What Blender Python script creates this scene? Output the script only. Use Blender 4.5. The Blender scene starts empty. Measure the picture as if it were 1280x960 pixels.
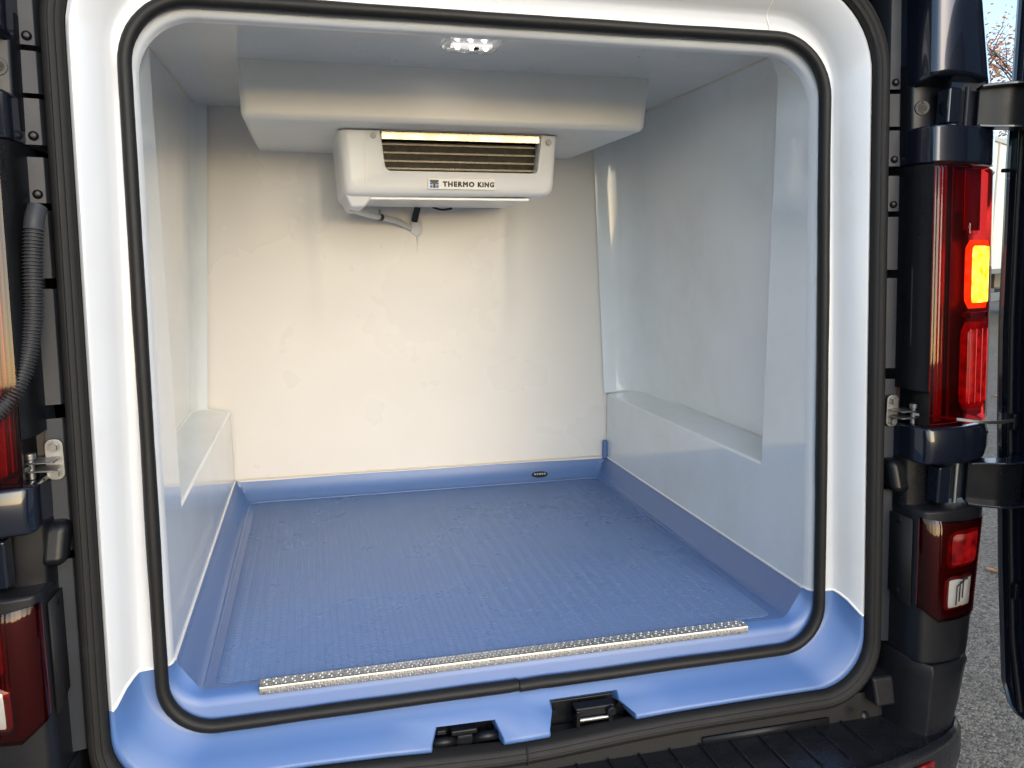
import bpy, bmesh, math, random
from mathutils import Vector, Matrix, noise
random.seed(7)
scene = bpy.context.scene
C = scene.collection

# ------------------------------------------------------------------ camera
YAW, PITCH, ROLL = 0.241925, 0.154589, 0.005624
fw = Vector((math.sin(YAW)*math.cos(PITCH), math.cos(YAW)*math.cos(PITCH), -math.sin(PITCH)))
rt = Vector((math.cos(YAW), -math.sin(YAW), 0)); dn = fw.cross(rt)
right = math.cos(ROLL)*rt + math.sin(ROLL)*dn
down = -math.sin(ROLL)*rt + math.cos(ROLL)*dn
cam = bpy.data.cameras.new('camera'); cam.sensor_width = 36; cam.lens = 36*1007.42/1280
cam.clip_start = 0.02; cam.clip_end = 2000
co = bpy.data.objects.new('camera', cam); C.objects.link(co)
m = Matrix.Identity(4)
for i in range(3):
    m[i][0] = right[i]; m[i][1] = -down[i]; m[i][2] = -fw[i]
m.translation = Vector((-0.3326, -1.247, 1.3243)); co.matrix_world = m
scene.camera = co

# ------------------------------------------------------------------ world, sun, exposure
SUN_EL, SUN_AZ = math.radians(24), math.radians(-76)      # azimuth counted from +X towards +Y
sd = Vector((math.cos(SUN_EL)*math.cos(SUN_AZ), math.cos(SUN_EL)*math.sin(SUN_AZ), math.sin(SUN_EL)))
w = bpy.data.worlds.new('World'); scene.world = w; w.use_nodes = True
nt = w.node_tree; sky = nt.nodes.new('ShaderNodeTexSky'); sky.sky_type = 'NISHITA'; sky.sun_disc = False
sky.sun_elevation = SUN_EL; sky.sun_rotation = math.atan2(sd.x, sd.y); sky.dust_density = 1.0; sky.air_density = 1.0; sky.ozone_density = 1.0
nt.links.new(sky.outputs[0], nt.nodes['Background'].inputs[0]); nt.nodes['Background'].inputs[1].default_value = 0.15
sl = bpy.data.lights.new('sun', 'SUN'); sl.energy = .5; sl.angle = math.radians(80); sl.color = (1, .95, .89)
so = bpy.data.objects.new('sun', sl); C.objects.link(so); so.rotation_euler = sd.to_track_quat('Z', 'Y').to_euler()
vs = scene.view_settings; vs.view_transform = 'Standard'; vs.look = 'None'; vs.gamma = 1; vs.exposure = 1.3
vs.use_curve_mapping = False
scene.render.engine = 'CYCLES'

# ------------------------------------------------------------------ materials
def mat(name, col=(.5, .5, .5), rough=.5, metal=0., **k):
    M = bpy.data.materials.new(name); M.use_nodes = True
    b = M.node_tree.nodes['Principled BSDF']
    b.inputs['Base Color'].default_value = (*col, 1); b.inputs['Roughness'].default_value = rough
    b.inputs['Metallic'].default_value = metal
    for a, v in k.items(): b.inputs[a.replace('_', ' ')].default_value = v
    return M
class N:
    """tiny node helper"""
    def __init__(s, M): s.t = M.node_tree; s.b = s.t.nodes.get('Principled BSDF')
    def n(s, typ, **k):
        x = s.t.nodes.new('ShaderNode'+typ)
        for a, v in k.items():
            if a.startswith('i_'):
                key = a[2:]; key = int(key) if key.isdigit() else key.replace('_', ' ')
                x.inputs[key].default_value = v
            else: setattr(x, a, v)
        return x
    def l(s, a, b): s.t.links.new(a, b)
    def math(s, op, a, b=None, c=None):
        x = s.n('Math', operation=op)
        for i, v in enumerate((a, b, c)):
            if v is None: continue
            if isinstance(v, (int, float)): x.inputs[i].default_value = v
            else: s.l(v, x.inputs[i])
        return x.outputs[0]
    def co(s): return s.n('TexCoord').outputs['Object']
    def noise(s, scale, detail=3, rough=.5, vec=None):
        x = s.n('TexNoise'); x.inputs['Scale'].default_value = scale; x.inputs['Detail'].default_value = detail
        x.inputs['Roughness'].default_value = rough; s.l(vec if vec else s.co(), x.inputs['Vector']); return x.outputs['Fac']
    def ramp(s, fac, stops):
        r = s.n('ValToRGB'); e = r.color_ramp.elements
        while len(e) < len(stops): e.new(.5)
        for i, (p, c) in enumerate(stops):
            e[i].position = p; e[i].color = (*c, 1) if len(c) == 3 else c
        s.l(fac, r.inputs[0]); return r.outputs[0]
    def mix(s, fac, a, b, blend='MIX'):
        x = s.n('Mix', data_type='RGBA', blend_type=blend)
        for sock, v in ((x.inputs[0], fac), (x.inputs[6], a), (x.inputs[7], b)):
            if isinstance(v, (int, float)): sock.default_value = v
            elif isinstance(v, tuple): sock.default_value = (*v, 1)
            else: s.l(v, sock)
        return x.outputs[2]
    def bump(s, h, strength=.3, dist=.001, prev=None):
        x = s.n('Bump'); x.inputs['Strength'].default_value = strength; x.inputs['Distance'].default_value = dist
        s.l(h, x.inputs['Height'])
        if prev: s.l(prev, x.inputs['Normal'])
        s.l(x.outputs[0], s.b.inputs['Normal']); return x.outputs[0]

def gelcoat(name, col, dirt, rough=.13, wave=.35, dirt_amt=.5, coat=.3, crough=.04):
    M = mat(name, col, rough, IOR=1.58, Coat_Weight=coat, Coat_Roughness=crough); n = N(M)
    f = n.noise(3.5, 5, .6); g = n.noise(38, 3, .6)
    d = n.ramp(f, [(.45, (0, 0, 0)), (.74, (dirt_amt,)*3)])
    sp = n.ramp(g, [(.66, (0, 0, 0)), (.74, (.35,)*3)])
    c = n.mix(d, col, dirt); c = n.mix(n.math('MULTIPLY', sp, d), c, tuple(v*.45 for v in dirt)); n.l(c, n.b.inputs['Base Color'])
    n.l(n.math('ADD', n.math('MULTIPLY', f, .10), rough-.04), n.b.inputs['Roughness'])
    b1 = n.bump(n.noise(2.2, 1, .5), wave, .02)
    n.bump(n.noise(90, 2, .5), .03, .001, b1)
    return M
WHITE = gelcoat('white_gelcoat', (.74, .785, .80), (.60, .61, .58), .05, .05)
FRAMEW = gelcoat('white_frame_gelcoat', (.66, .685, .71), (.56, .56, .54), .22, .06, coat=.25, crough=.12)
CEILW = gelcoat('white_ceiling_gelcoat', (.70, .73, .72), (.58, .58, .55), .05, .04)
HOUSW = gelcoat('white_housing_gelcoat', (.78, .775, .73), (.66, .64, .58), .36, .06, coat=.0)
BLUE = gelcoat('blue_gelcoat', (.072, .155, .375), (.10, .165, .31), .36, .05, .45, coat=.12, crough=.2)
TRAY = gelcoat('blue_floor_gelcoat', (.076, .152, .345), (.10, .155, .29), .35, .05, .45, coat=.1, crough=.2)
# bulkhead: whiter sheet, duller, with handling marks; warm light is tinted into its white
BACKW = mat('bulkhead_white', (.8, .76, .68), .3); n = N(BACKW)
f = n.noise(2.2, 4, .6); st = n.noise(9, 4, .65); sp = n.noise(26, 2, .5)
c = n.mix(n.ramp(f, [(.35, (0, 0, 0)), (.75, (.8,)*3)]), (.72, .70, .655), (.70, .67, .615))
c = n.mix(n.ramp(st, [(.5, (0, 0, 0)), (.95, (.12,)*3)]), c, (.58, .53, .46))
c = n.mix(n.ramp(sp, [(.78, (0, 0, 0)), (.86, (.25,)*3)]), c, (.45, .43, .38)); n.l(c, n.b.inputs['Base Color'])
n.l(n.ramp(f, [(.3, (.24,)*3), (.8, (.36,)*3)]), n.b.inputs['Roughness'])
b1 = n.bump(n.noise(3.0, 2, .5), .22, .02); n.bump(n.noise(120, 2, .5), .08, .001, b1)
# anti-slip floor: herringbone ribs running front to back
TREADF = mat('herringbone_floor', (.09, .19, .45), .34, Specular_IOR_Level=.4); n = N(TREADF)
sx = n.n('SeparateXYZ'); n.l(n.co(), sx.inputs[0])
u = n.math('DIVIDE', sx.outputs[0], .0135); row = n.math('FLOOR', u); fr = n.math('FRACT', u)
par = n.math('MODULO', n.math('ABSOLUTE', row), 2.0); sg = n.math('SUBTRACT', n.math('MULTIPLY', par, 2.0), 1.0)
ph = n.math('ADD', n.math('DIVIDE', sx.outputs[1], .0064), n.math('MULTIPLY', n.math('MULTIPLY', fr, sg), 1.1))
sw = n.math('SINE', n.math('MULTIPLY', ph, 2*math.pi))
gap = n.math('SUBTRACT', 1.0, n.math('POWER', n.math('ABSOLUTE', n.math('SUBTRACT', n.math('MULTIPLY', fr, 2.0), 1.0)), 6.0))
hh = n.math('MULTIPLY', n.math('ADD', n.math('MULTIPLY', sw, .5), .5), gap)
wear = n.noise(4, 5, .65); scr = n.noise(60, 4, .7)
c = n.mix(n.ramp(wear, [(.45, (0, 0, 0)), (.75, (.55,)*3)]), (.115, .195, .385), (.13, .195, .35))
sc = n.math('MULTIPLY', n.ramp(scr, [(.6, (0, 0, 0)), (.72, (1,)*3)]), n.ramp(wear, [(.55, (0, 0, 0)), (.72, (.55,)*3)]))
c = n.mix(sc, c, (.30, .35, .45))
for ang_, sc_, thr in ((.5, (2.2, 120, 1), .715), (-.9, (3, 150, 1), .725), (1.35, (2.5, 110, 1), .73)):
    mp = n.n('Mapping'); mp.inputs['Rotation'].default_value = (0, 0, ang_); mp.inputs['Scale'].default_value = sc_; n.l(n.co(), mp.inputs['Vector'])
    c = n.mix(n.ramp(n.noise(1., 2, .5, mp.outputs[0]), [(thr, (0, 0, 0)), (thr+.04, (.16,)*3)]), c, (.28, .34, .45))
dk = n.math('MULTIPLY', n.ramp(n.noise(2.7, 3, .6), [(.56, (0, 0, 0)), (.72, (.2,)*3)]), n.ramp(n.noise(45, 3), [(.5, (0, 0, 0)), (.62, (1,)*3)]))
c = n.mix(dk, c, (.035, .05, .09))
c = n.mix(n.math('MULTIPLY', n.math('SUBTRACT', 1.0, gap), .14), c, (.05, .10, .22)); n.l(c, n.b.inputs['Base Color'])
n.l(n.ramp(wear, [(.3, (.25,)*3), (.8, (.33,)*3)]), n.b.inputs['Roughness'])
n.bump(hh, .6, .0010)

def rubbery(name, col, rough, sc=300, st=.15):
    M = mat(name, col, rough, Specular_IOR_Level=.3); n = N(M); f = n.noise(18, 4, .7)
    n.l(n.mix(n.ramp(f, [(.5, (0, 0, 0)), (.8, (.5,)*3)]), col, tuple(min(1, v*1.6+.003) for v in col)), n.b.inputs['Base Color'])
    n.l(n.math('ADD', n.math('MULTIPLY', f, .25), rough-.12), n.b.inputs['Roughness'])
    n.bump(n.noise(sc, 2), st, .0006); return M
RUBBER = rubbery('black_rubber', (.010, .0098, .0095), .50, 260, .25)
RUBBER2 = rubbery('dark_rubber', (.013, .0125, .012), .62, 200, .35)
TRIM = rubbery('grained_black_plastic', (.011, .0115, .0135), .40, 420, .35)
BLACKPL = rubbery('satin_black_plastic', (.006, .0065, .008), .30, 300, .1)
BUMPERM = rubbery('bumper_step_plastic', (.012, .013, .016), .26, 350, .25); BUMPERM.node_tree.nodes['Principled BSDF'].inputs['Specular IOR Level'].default_value = .55
def paint(name, col, metal=.35):
    M = mat(name, col, .22, metal, Coat_Weight=1., Coat_Roughness=.04); n = N(M)
    n.bump(n.noise(5, 2), .05, .01); return M
PAINT = paint('dark_navy_paint', (.010, .014, .026))
PAINT2 = rubbery('navy_grey_pillar_paint', (.022, .026, .034), .42, 200, .05)
def metalm(name, col, rough, sc=60):
    M = mat(name, col, rough, 1.); n = N(M); f = n.noise(sc, 4, .6)
    n.l(n.math('ADD', n.math('MULTIPLY', f, .3), rough-.12), n.b.inputs['Roughness'])
    n.l(n.mix(n.ramp(f, [(.4, (0, 0, 0)), (.75, (.6,)*3)]), col, tuple(v*.62 for v in col)), n.b.inputs['Base Color'])
    n.bump(f, .08, .001); return M
STEEL = metalm('zinc_steel', (.36, .36, .35), .40)
ALU = metalm('aluminium_plate', (.68, .685, .69), .30, 40)
BRIGHT = metalm('bright_evaporator_plate', (.70, .60, .44), .24, 30)
SILIC = mat('white_sealant', (.82, .81, .77), .45)
CASE = gelcoat('white_plastic_casing', (.78, .77, .74), (.70, .67, .60), .30, .03, .3)
FIN = metalm('dark_coil_fins', (.10, .09, .075), .42, 80)
FINL = metalm('coil_fin_edges', (.24, .215, .17), .38, 400)
DARK = mat('dark_cavity', (.006, .006, .007), .7)
GREYP = mat('grey_plastic', (.42, .42, .40), .45)
HOSE = mat('pale_hose', (.60, .60, .56), .4)
BADGE = mat('badge_plate', (.72, .71, .67), .35)
INK = mat('black_ink', (.008, .008, .01), .4)
INKB = mat('blue_ink', (.02, .13, .42), .4)
def emit(name, col, st):
    M = mat(name, (0, 0, 0), .3); b = M.node_tree.nodes['Principled BSDF']
    b.inputs['Emission Color'].default_value = (*col, 1); b.inputs['Emission Strength'].default_value = st; return M
LED = emit('led_chip', (1, .96, .95), 9)
LEDP = emit('led_diffuser', (1, .95, .92), .45)
def lensmat(name, col, gloss=.03):
    M = bpy.data.materials.new(name); M.use_nodes = True; t = M.node_tree
    t.nodes.remove(t.nodes['Principled BSDF']); out = t.nodes['Material Output']
    tr = t.nodes.new('ShaderNodeBsdfTransparent'); tr.inputs[0].default_value = (*col, 1)
    gl = t.nodes.new('ShaderNodeBsdfGlossy'); gl.inputs['Roughness'].default_value = gloss
    if 'red' in name:
        wv = t.nodes.new('ShaderNodeTexWave'); wv.inputs['Scale'].default_value = 55; tc = t.nodes.new('ShaderNodeTexCoord'); t.links.new(tc.outputs['Object'], wv.inputs[0])
        bp = t.nodes.new('ShaderNodeBump'); bp.inputs['Strength'].default_value = .12; bp.inputs['Distance'].default_value = .001
        t.links.new(wv.outputs['Fac'], bp.inputs['Height']); t.links.new(bp.outputs[0], gl.inputs['Normal'])
    fr = t.nodes.new('ShaderNodeFresnel'); fr.inputs[0].default_value = 1.5
    mx = t.nodes.new('ShaderNodeMixShader')
    t.links.new(fr.outputs[0], mx.inputs[0]); t.links.new(tr.outputs[0], mx.inputs[1]); t.links.new(gl.outputs[0], mx.inputs[2])
    t.links.new(mx.outputs[0], out.inputs[0]); return M
REDLENS = lensmat('red_lens', (.62, .03, .035))
SMOKE = lensmat('smoked_red_lens', (.40, .045, .04))
CLEAR = lensmat('clear_lens', (.93, .93, .93))
REDB = mat('red_reflector_backing', (.42, .012, .018), .25, .4)
REDD = mat('dark_red_backing', (.10, .006, .010), .3, .3)
BROWNB = mat('dark_brown_backing', (.13, .020, .020), .45)
CHROME = mat('chrome_reflector', (.80, .80, .78), .22, .45)
def lit(name, c0, c1, st, scale):
    M = mat(name, (0, 0, 0), .2); n = N(M)
    f = n.noise(scale, 2, .5)
    n.l(n.ramp(f, [(.3, c0), (.7, c1)]), n.b.inputs['Emission Color']); n.b.inputs['Emission Strength'].default_value = st
    wv = n.n('TexWave', bands_direction='X'); wv.inputs['Scale'].default_value = 160; n.l(n.co(), wv.inputs[0])
    n.bump(wv.outputs['Fac'], .4, .001); return M
AMBER = lit('lit_amber_lens', (1, .30, .0), (1, .70, .08), 1.05, 70)
REDLIT = lit('lit_red_lens', (.22, .0, .002), (.9, .012, .010), .21, 55)
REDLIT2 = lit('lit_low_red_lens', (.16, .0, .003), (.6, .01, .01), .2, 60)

# ------------------------------------------------------------------ mesh helpers
def fin(name, bm, material, parent=None, smooth=35, bevel=0, seg=2, mats=None, clamp=True):
    me = bpy.data.meshes.new(name)
    for v_ in [v_ for v_ in bm.verts if not v_.link_faces]: bm.verts.remove(v_)
    bmesh.ops.recalc_face_normals(bm, faces=bm.faces[:]); bm.to_mesh(me); bm.free()
    for x in (mats or [material]): me.materials.append(x)
    if smooth:
        for p in me.polygons: p.use_smooth = True
        me.set_sharp_from_angle(angle=math.radians(smooth))
    o = bpy.data.objects.new(name, me); C.objects.link(o); o.parent = parent
    if bevel:
        b = o.modifiers.new('bevel', 'BEVEL'); b.width = bevel; b.segments = seg; b.limit_method = 'ANGLE'
        b.angle_limit = math.radians(30); b.use_clamp_overlap = clamp
        for p in me.polygons: p.use_smooth = True
        me.set_sharp_from_angle(angle=math.radians(180))
        b.harden_normals = True
    return o
def empty(name, loc=(0, 0, 0)):
    o = bpy.data.objects.new(name, None); C.objects.link(o); o.location = loc; return o
def tag(o, label, cat, group=None):
    o['label'] = label; o['category'] = cat
    if group: o['group'] = group
    return o
def quadstrip(bm, rings, closed=False, keep=None):
    R = [[bm.verts.new(p) for p in r] for r in rings]; k = len(R[0])
    for a in range(len(R)-1):
        for i in range(k if closed else k-1):
            if keep and not keep(a, i): continue
            j = (i+1) % k
            try: bm.faces.new((R[a][i], R[a][j], R[a+1][j], R[a+1][i]))
            except ValueError: pass
    return R
def box(bm, x0, x1, y0, y1, z0, z1, f=None):
    P = [(x, y, z) for x in (x0, x1) for y in (y0, y1) for z in (z0, z1)]
    if f: P = [f(Vector(p)) for p in P]
    v = [bm.verts.new(p) for p in P]
    for q in ((0, 1, 3, 2), (4, 6, 7, 5), (0, 4, 5, 1), (2, 3, 7, 6), (0, 2, 6, 4), (1, 5, 7, 3)): bm.faces.new([v[i] for i in q])
def mkbox(name, dims, material, parent, bevel=.002, f=None, seg=2):
    bm = bmesh.new(); box(bm, *dims, f=f); return fin(name, bm, material, parent, bevel=bevel, seg=seg)
def frame_along(path, closed):
    n = len(path); T = []
    for i in range(n):
        a = path[i-1] if (closed or i > 0) else path[i]; b = path[(i+1) % n] if (closed or i < n-1) else path[i]
        T.append((b-a).normalized())
    return T
def tube(bm, path, r, nseg=10, closed=False, up=Vector((0, 1, 0)), rfun=None, squash=1., caps=True):
    path = [Vector(p) for p in path]; T = frame_along(path, closed); rings = []
    for i, (p, t) in enumerate(zip(path, T)):
        a = up-t*up.dot(t)
        if a.length < 1e-4: a = Vector((1, 0, 0))-t*t.x
        a.normalize(); b = t.cross(a); rr = r if rfun is None else rfun(i)
        rings.append([p+a*rr*squash*math.cos(2*math.pi*k/nseg)+b*rr*math.sin(2*math.pi*k/nseg) for k in range(nseg)])
    if closed: rings.append(rings[0])
    R = [[bm.verts.new(q) for q in rg] for rg in (rings[:-1] if closed else rings)]
    if closed: R.append(R[0])
    for a in range(len(R)-1):
        for i in range(nseg): bm.faces.new((R[a][i], R[a][(i+1) % nseg], R[a+1][(i+1) % nseg], R[a+1][i]))
    if caps and not closed: bm.faces.new(R[0]); bm.faces.new(R[-1])
def cyl(bm, p0, p1, r0, r1=None, nseg=14):
    r1 = r0 if r1 is None else r1
    tube(bm, [p0, p1], r0, nseg, rfun=lambda i: (r0, r1)[i], up=Vector((.13, .21, 1)))
def mkcyl(name, p0, p1, r, material, parent, r1=None, nseg=14, bevel=0):
    bm = bmesh.new(); cyl(bm, Vector(p0), Vector(p1), r, r1, nseg); return fin(name, bm, material, parent, bevel=bevel)
def catmull(P, sub=6):
    P = [Vector(p) for p in P]; out = []
    for i in range(len(P)-1):
        a, b, c, d = P[max(i-1, 0)], P[i], P[i+1], P[min(i+2, len(P)-1)]
        for k in range(sub):
            t = k/sub; out.append(.5*((2*b)+(c-a)*t+(2*a-5*b+4*c-d)*t*t+(-a+3*b-3*c+d)*t**3))
    out.append(P[-1]); return out

RK = .0658
def yr(z, off=0.): return off+RK*(z-.47)
def LIN(x, T):
    if x <= T[0][0]: return T[0][1]
    for (a, p), (b, q) in zip(T, T[1:]):
        if x <= b: return p+(q-p)*(x-a)/(b-a)
    return T[-1][1]

# ================================================================== GROUND
def plane_grid(name, x0, x1, y0, y1, z, material, nx=1, ny=1):
    bm = bmesh.new()
    V = [[bm.verts.new((x0+(x1-x0)*i/nx, y0+(y1-y0)*j/ny, z)) for j in range(ny+1)] for i in range(nx+1)]
    for i in range(nx):
        for j in range(ny): bm.faces.new((V[i][j], V[i+1][j], V[i+1][j+1], V[i][j+1]))
    return fin(name, bm, material, None, smooth=0)
ASPH = mat('asphalt', (.07, .065, .06), .75, Specular_IOR_Level=.22); n = N(ASPH)
vo = n.n('TexVoronoi'); vo.inputs['Scale'].default_value = 105; n.l(n.co(), vo.inputs['Vector'])
big = n.noise(1.3, 5, .6); fine = n.noise(160, 4, .7)
rgb = n.n('SeparateColor'); n.l(vo.outputs['Color'], rgb.inputs[0])
c = n.mix(rgb.outputs[0], (.085, .072, .056), (.29, .245, .185))
c = n.mix(n.ramp(big, [(.35, (0, 0, 0)), (.7, (.5,)*3)]), c, (.13, .11, .085)); n.l(c, n.b.inputs['Base Color'])
n.l(n.ramp(rgb.outputs[1], [(0, (.6,)*3), (1, (.95,)*3)]), n.b.inputs['Roughness'])
h = n.math('ADD', n.math('MULTIPLY', n.ramp(vo.outputs['Distance'], [(0, (1,)*3), (.6, (0,)*3)]), .8), n.math('MULTIPLY', fine, .5))
n.bump(h, .8, .006)
g = plane_grid('asphalt', -300, 300, -300, 300, 0, ASPH); g['kind'] = 'structure'

# ================================================================== VAN
van = tag(empty('refrigerated_van'), 'dark refrigerated van seen through its open rear doors, white and blue lined load space', 'van')

# ---- rings of the rear aperture
NA = 13
NOTX_IN = (-.161, -.057, .043, .171); NOTX_OUT = (-.172, -.046, .033, .194)
def ring(hb, ht, zb, zt, rb, rtp, off, zs, notch=NOTX_IN, tray=False, dip=0.):
    """closed outline, start bottom-left end of the straight bottom, running to +x"""
    P = []; seg = []      # seg[i]: is edge i -> i+1 in the blue part
    def hw(z): return hb+(ht-hb)*max(0, min(1, (z-.7)/.9))
    X = hb-rb
    bx = [-X, -.36, -.24]+list(notch[:2])+[-.01]+list(notch[2:])+[.27, .38, X]
    for x in bx: P.append((x, zb)); seg.append(1)
    if tray:
        T_ = [Vector(q) for q in ((.524, .632), (.532, .6335), (.5375, .6375), (.548, .652), (.560, .670), (.567, .680), (.572, .690))]
        Q = []
        for k in range(NA):
            f_ = k/(NA-1)*(len(T_)-1); i = min(int(f_), len(T_)-2); q = T_[i].lerp(T_[i+1], f_-i); Q.append((q.x, q.y))
        Q2 = [(hw(z), z) for z in (.70, .72, .74, .77)]
    else:
        def arc(a): return (X+rb*math.sin(a), zb+rb-rb*math.cos(a))
        if zs < zb+rb:
            a_s = math.acos(1-(zs-zb)/rb)
            Q = [arc(a_s*k/(NA-1)) for k in range(NA)]; Q2 = [arc(a_s+(math.pi/2-a_s)*k/4) for k in (1, 2, 3, 4)]
        else:
            Q = [arc(math.pi/2*k/(NA-2)) for k in range(NA-1)]+[(hw(zs), zs)]; Q2 = [(hw(zs+(.79-zs)*k/5), zs+(.79-zs)*k/5) for k in (1, 2, 3, 4)]
    for q in Q[1:]: P.append(q); seg.append(1)
    seg[-1] = 0
    for q in Q2: P.append(q); seg.append(0)
    zt0 = zt-rtp
    for k in range(0, 4):
        z = .80+(zt0-.80)*k/4; P.append((hw(z), z)); seg.append(0)
    for k in range(NA):
        a = math.pi/2*k/(NA-1); P.append((hw(zt0)-rtp+rtp*math.cos(a), zt0+rtp*math.sin(a))); seg.append(0)
    m = len(P); nb = len(bx)
    P.append((0, zt)); seg.append(0)
    for i in range(m-1, nb-1, -1): P.append((-P[i][0], P[i][1])); seg.append(0)
    k = len(P)
    # blue flags of the left half: from left split round to the start
    isplit = nb+NA-2; left_split = m+1+(m-1-isplit)
    for i in range(left_split, k): seg[i] = 1
    pts = [Vector((x, yr(z, off), z-(dip*math.exp(-((x+.03)/.2)**2) if i < nb else 0))) for i, (x, z) in enumerate(P)]
    return pts, seg, isplit, left_split, m
RINGS = [
    ring(.572, .572, .632, 1.683, .048, .090, .050, .690, tray=True),
    ring(.5735, .5735, .629, 1.6845, .050, .090, .0385, .690),
    ring(.577, .577, .624, 1.688, .052, .092, .0320, .690),
    ring(.583, .583, .612, 1.694, .062, .094, .0290, .690),
    ring(.600, .597, .580, 1.715, .092, .105, .0255, .690),
    ring(.616, .602, .5735, 1.742, .108, .118, .0240, .690),
    ring(.6205, .6065, .569, 1.748, .110, .124, .0205, .690),
    ring(.6265, .6125, .558, 1.755, .108, .130, .0110, .686, dip=.002),
    ring(.6345, .6215, .5475, 1.765, .102, .138, -.0030, .678, NOTX_IN, dip=.005),
    ring(.6455, .640, .5315, 1.783, .096, .148, -.0235, .660, NOTX_OUT, dip=.014),
    ring(.6500, .645, .5265, 1.788, .093, .150, -.0270, .656, NOTX_OUT, dip=.015),
    ring(.6550, .650, .5215, 1.794, .093, .152, -.0235, .655, NOTX_OUT, dip=.015),
    ring(.6580, .653, .5190, 1.797, .093, .154, .0100, .654, NOTX_OUT, dip=.015)]
seg = RINGS[0][1]; ISP, LSP, MM = RINGS[0][2:]
pts = [r[0] for r in RINGS]
def notch_hole(a, i):
    return (i == 3 and a >= 8) or (i == 6 and a >= 7)
bm = bmesh.new(); quadstrip(bm, pts, True, lambda a, i: not seg[i])
surround = fin('door_surround', bm, FRAMEW, van, smooth=50)
bm = bmesh.new(); quadstrip(bm, pts, True, lambda a, i: seg[i] and not notch_hole(a, i))
# pockets for the door latches
for i, a0 in ((3, 8), (6, 7)):
    loop = [pts[a][i] for a in range(12, a0-1, -1)]+[pts[a][i+1] for a in range(a0, 13)]
    cxn = (pts[a0][i].x+pts[a0][i+1].x)/2; hwn = (pts[a0][i+1].x-pts[a0][i].x)/2; ztn = pts[a0][i].z
    def inn(p, dx, dz, dy):
        return Vector((p.x-dx*max(-1, min(1, (p.x-cxn)/hwn)), p.y+dy, p.z-dz*max(0, 1-(ztn-p.z)/.03)))
    deep = [inn(p, .010, .017, 0) for p in loop]
    for q in deep: q.y = .036
    quadstrip(bm, [loop, [inn(p, .0010, .0010, .0006) for p in loop], [inn(p, .0022, .0024, .0026) for p in loop], [inn(p, .0034, .0046, .0060) for p in loop], deep])
bmesh.ops.remove_doubles(bm, verts=bm.verts[:], dist=.00005)
sill = fin('sill', bm, BLUE, van, smooth=75)
# sealant between the white surround and the blue sill
for idx in (ISP, LSP):
    bm = bmesh.new(); tube(bm, [p[idx]+Vector((0, -.0004, 0)) for p in pts[:11]], .0026, 8); fin('sealant_bead', bm, SILIC, surround)
# moulding joint lines across the top of the surround
for x in (.40, -.43):
    bm = bmesh.new()
    P = []
    for r in pts[3:12]:
        T = [q for q in r[ISP:LSP] if q.z > 1.6]
        T = sorted(T, key=lambda q: abs(q.x-x)); q0, q1 = T[0], T[1]
        t = 0 if abs(q1.x-q0.x) < 1e-6 else (x-q0.x)/(q1.x-q0.x); t = max(-1, min(2, t))
        P.append(q0.lerp(q1, t)+Vector((0, -.0002, 0)))
    tube(bm, P, .0016, 6); fin('joint_line', bm, SILIC, surround)

# ---- inner seal: hollow bulb with a joint at the bottom
sr = ring(.5865, .5845, .5865, 1.707, .080, .100, .0165, .760)[0]
def dense(P, step=.02, closed=True):
    out = []
    for i in range(len(P) if closed else len(P)-1):
        a, b = P[i], P[(i+1) % len(P)]; k = max(1, int((b-a).length/step))
        out += [a.lerp(b, j/k) for j in range(k)]
    return out
path = dense(sr, .012)
k0 = min(range(len(path)), key=lambda i: (path[i]-Vector((-.012, 0, .587))).length)
path = path[k0:]+path[:k0]
bm = bmesh.new()
pp = [p+Vector((0, .002*noise.noise(p*4), .0016*noise.noise(p*5+Vector((3, 1, 0))))) for p in path]
pp.append(pp[0]+Vector((-.0008, 0, .0012)))
for q_ in range(3): pp[q_] = pp[q_]+Vector((.0008, 0, -.0014*(1-q_/3)))
tube(bm, pp, .0106, 12, False, squash=1.1, rfun=lambda i: .0106*(1+.06*noise.noise(pp[i]*9)+.03*noise.noise(pp[i]*40))); fin('inner_door_seal', bm, RUBBER, van, smooth=60)

# ---- outer seal: ribbed rubber gripping the body flange
prof = [(.001, -.006), (.001, -.030), (.004, -.0355), (.009, -.0375), (.0105, -.0365), (.012, -.0380), (.0175, -.0395), (.019, -.0383),
        (.0205, -.0395), (.025, -.0385), (.029, -.034), (.0315, -.024), (.032, .006)]
orings = []
for dx, off in prof:
    R_ = ring(.6555+dx, .6505+dx, .5195-dx*1.1, 1.796+dx, .094+dx*.8, .153+dx*.9, off, .67, dip=.015)[0]
    R_ = dense(R_, .02) if False else R_
    orings.append(R_)
bm = bmesh.new(); quadstrip(bm, orings, True); oseal = fin('outer_door_seal', bm, RUBBER2, van, smooth=40)
bm = bmesh.new(); tube(bm, [orings[j][5]+Vector((0, -.0012, 0)) for j in range(1, 12)], .0016, 6); fin('seal_joint', bm, DARK, oseal)

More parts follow.
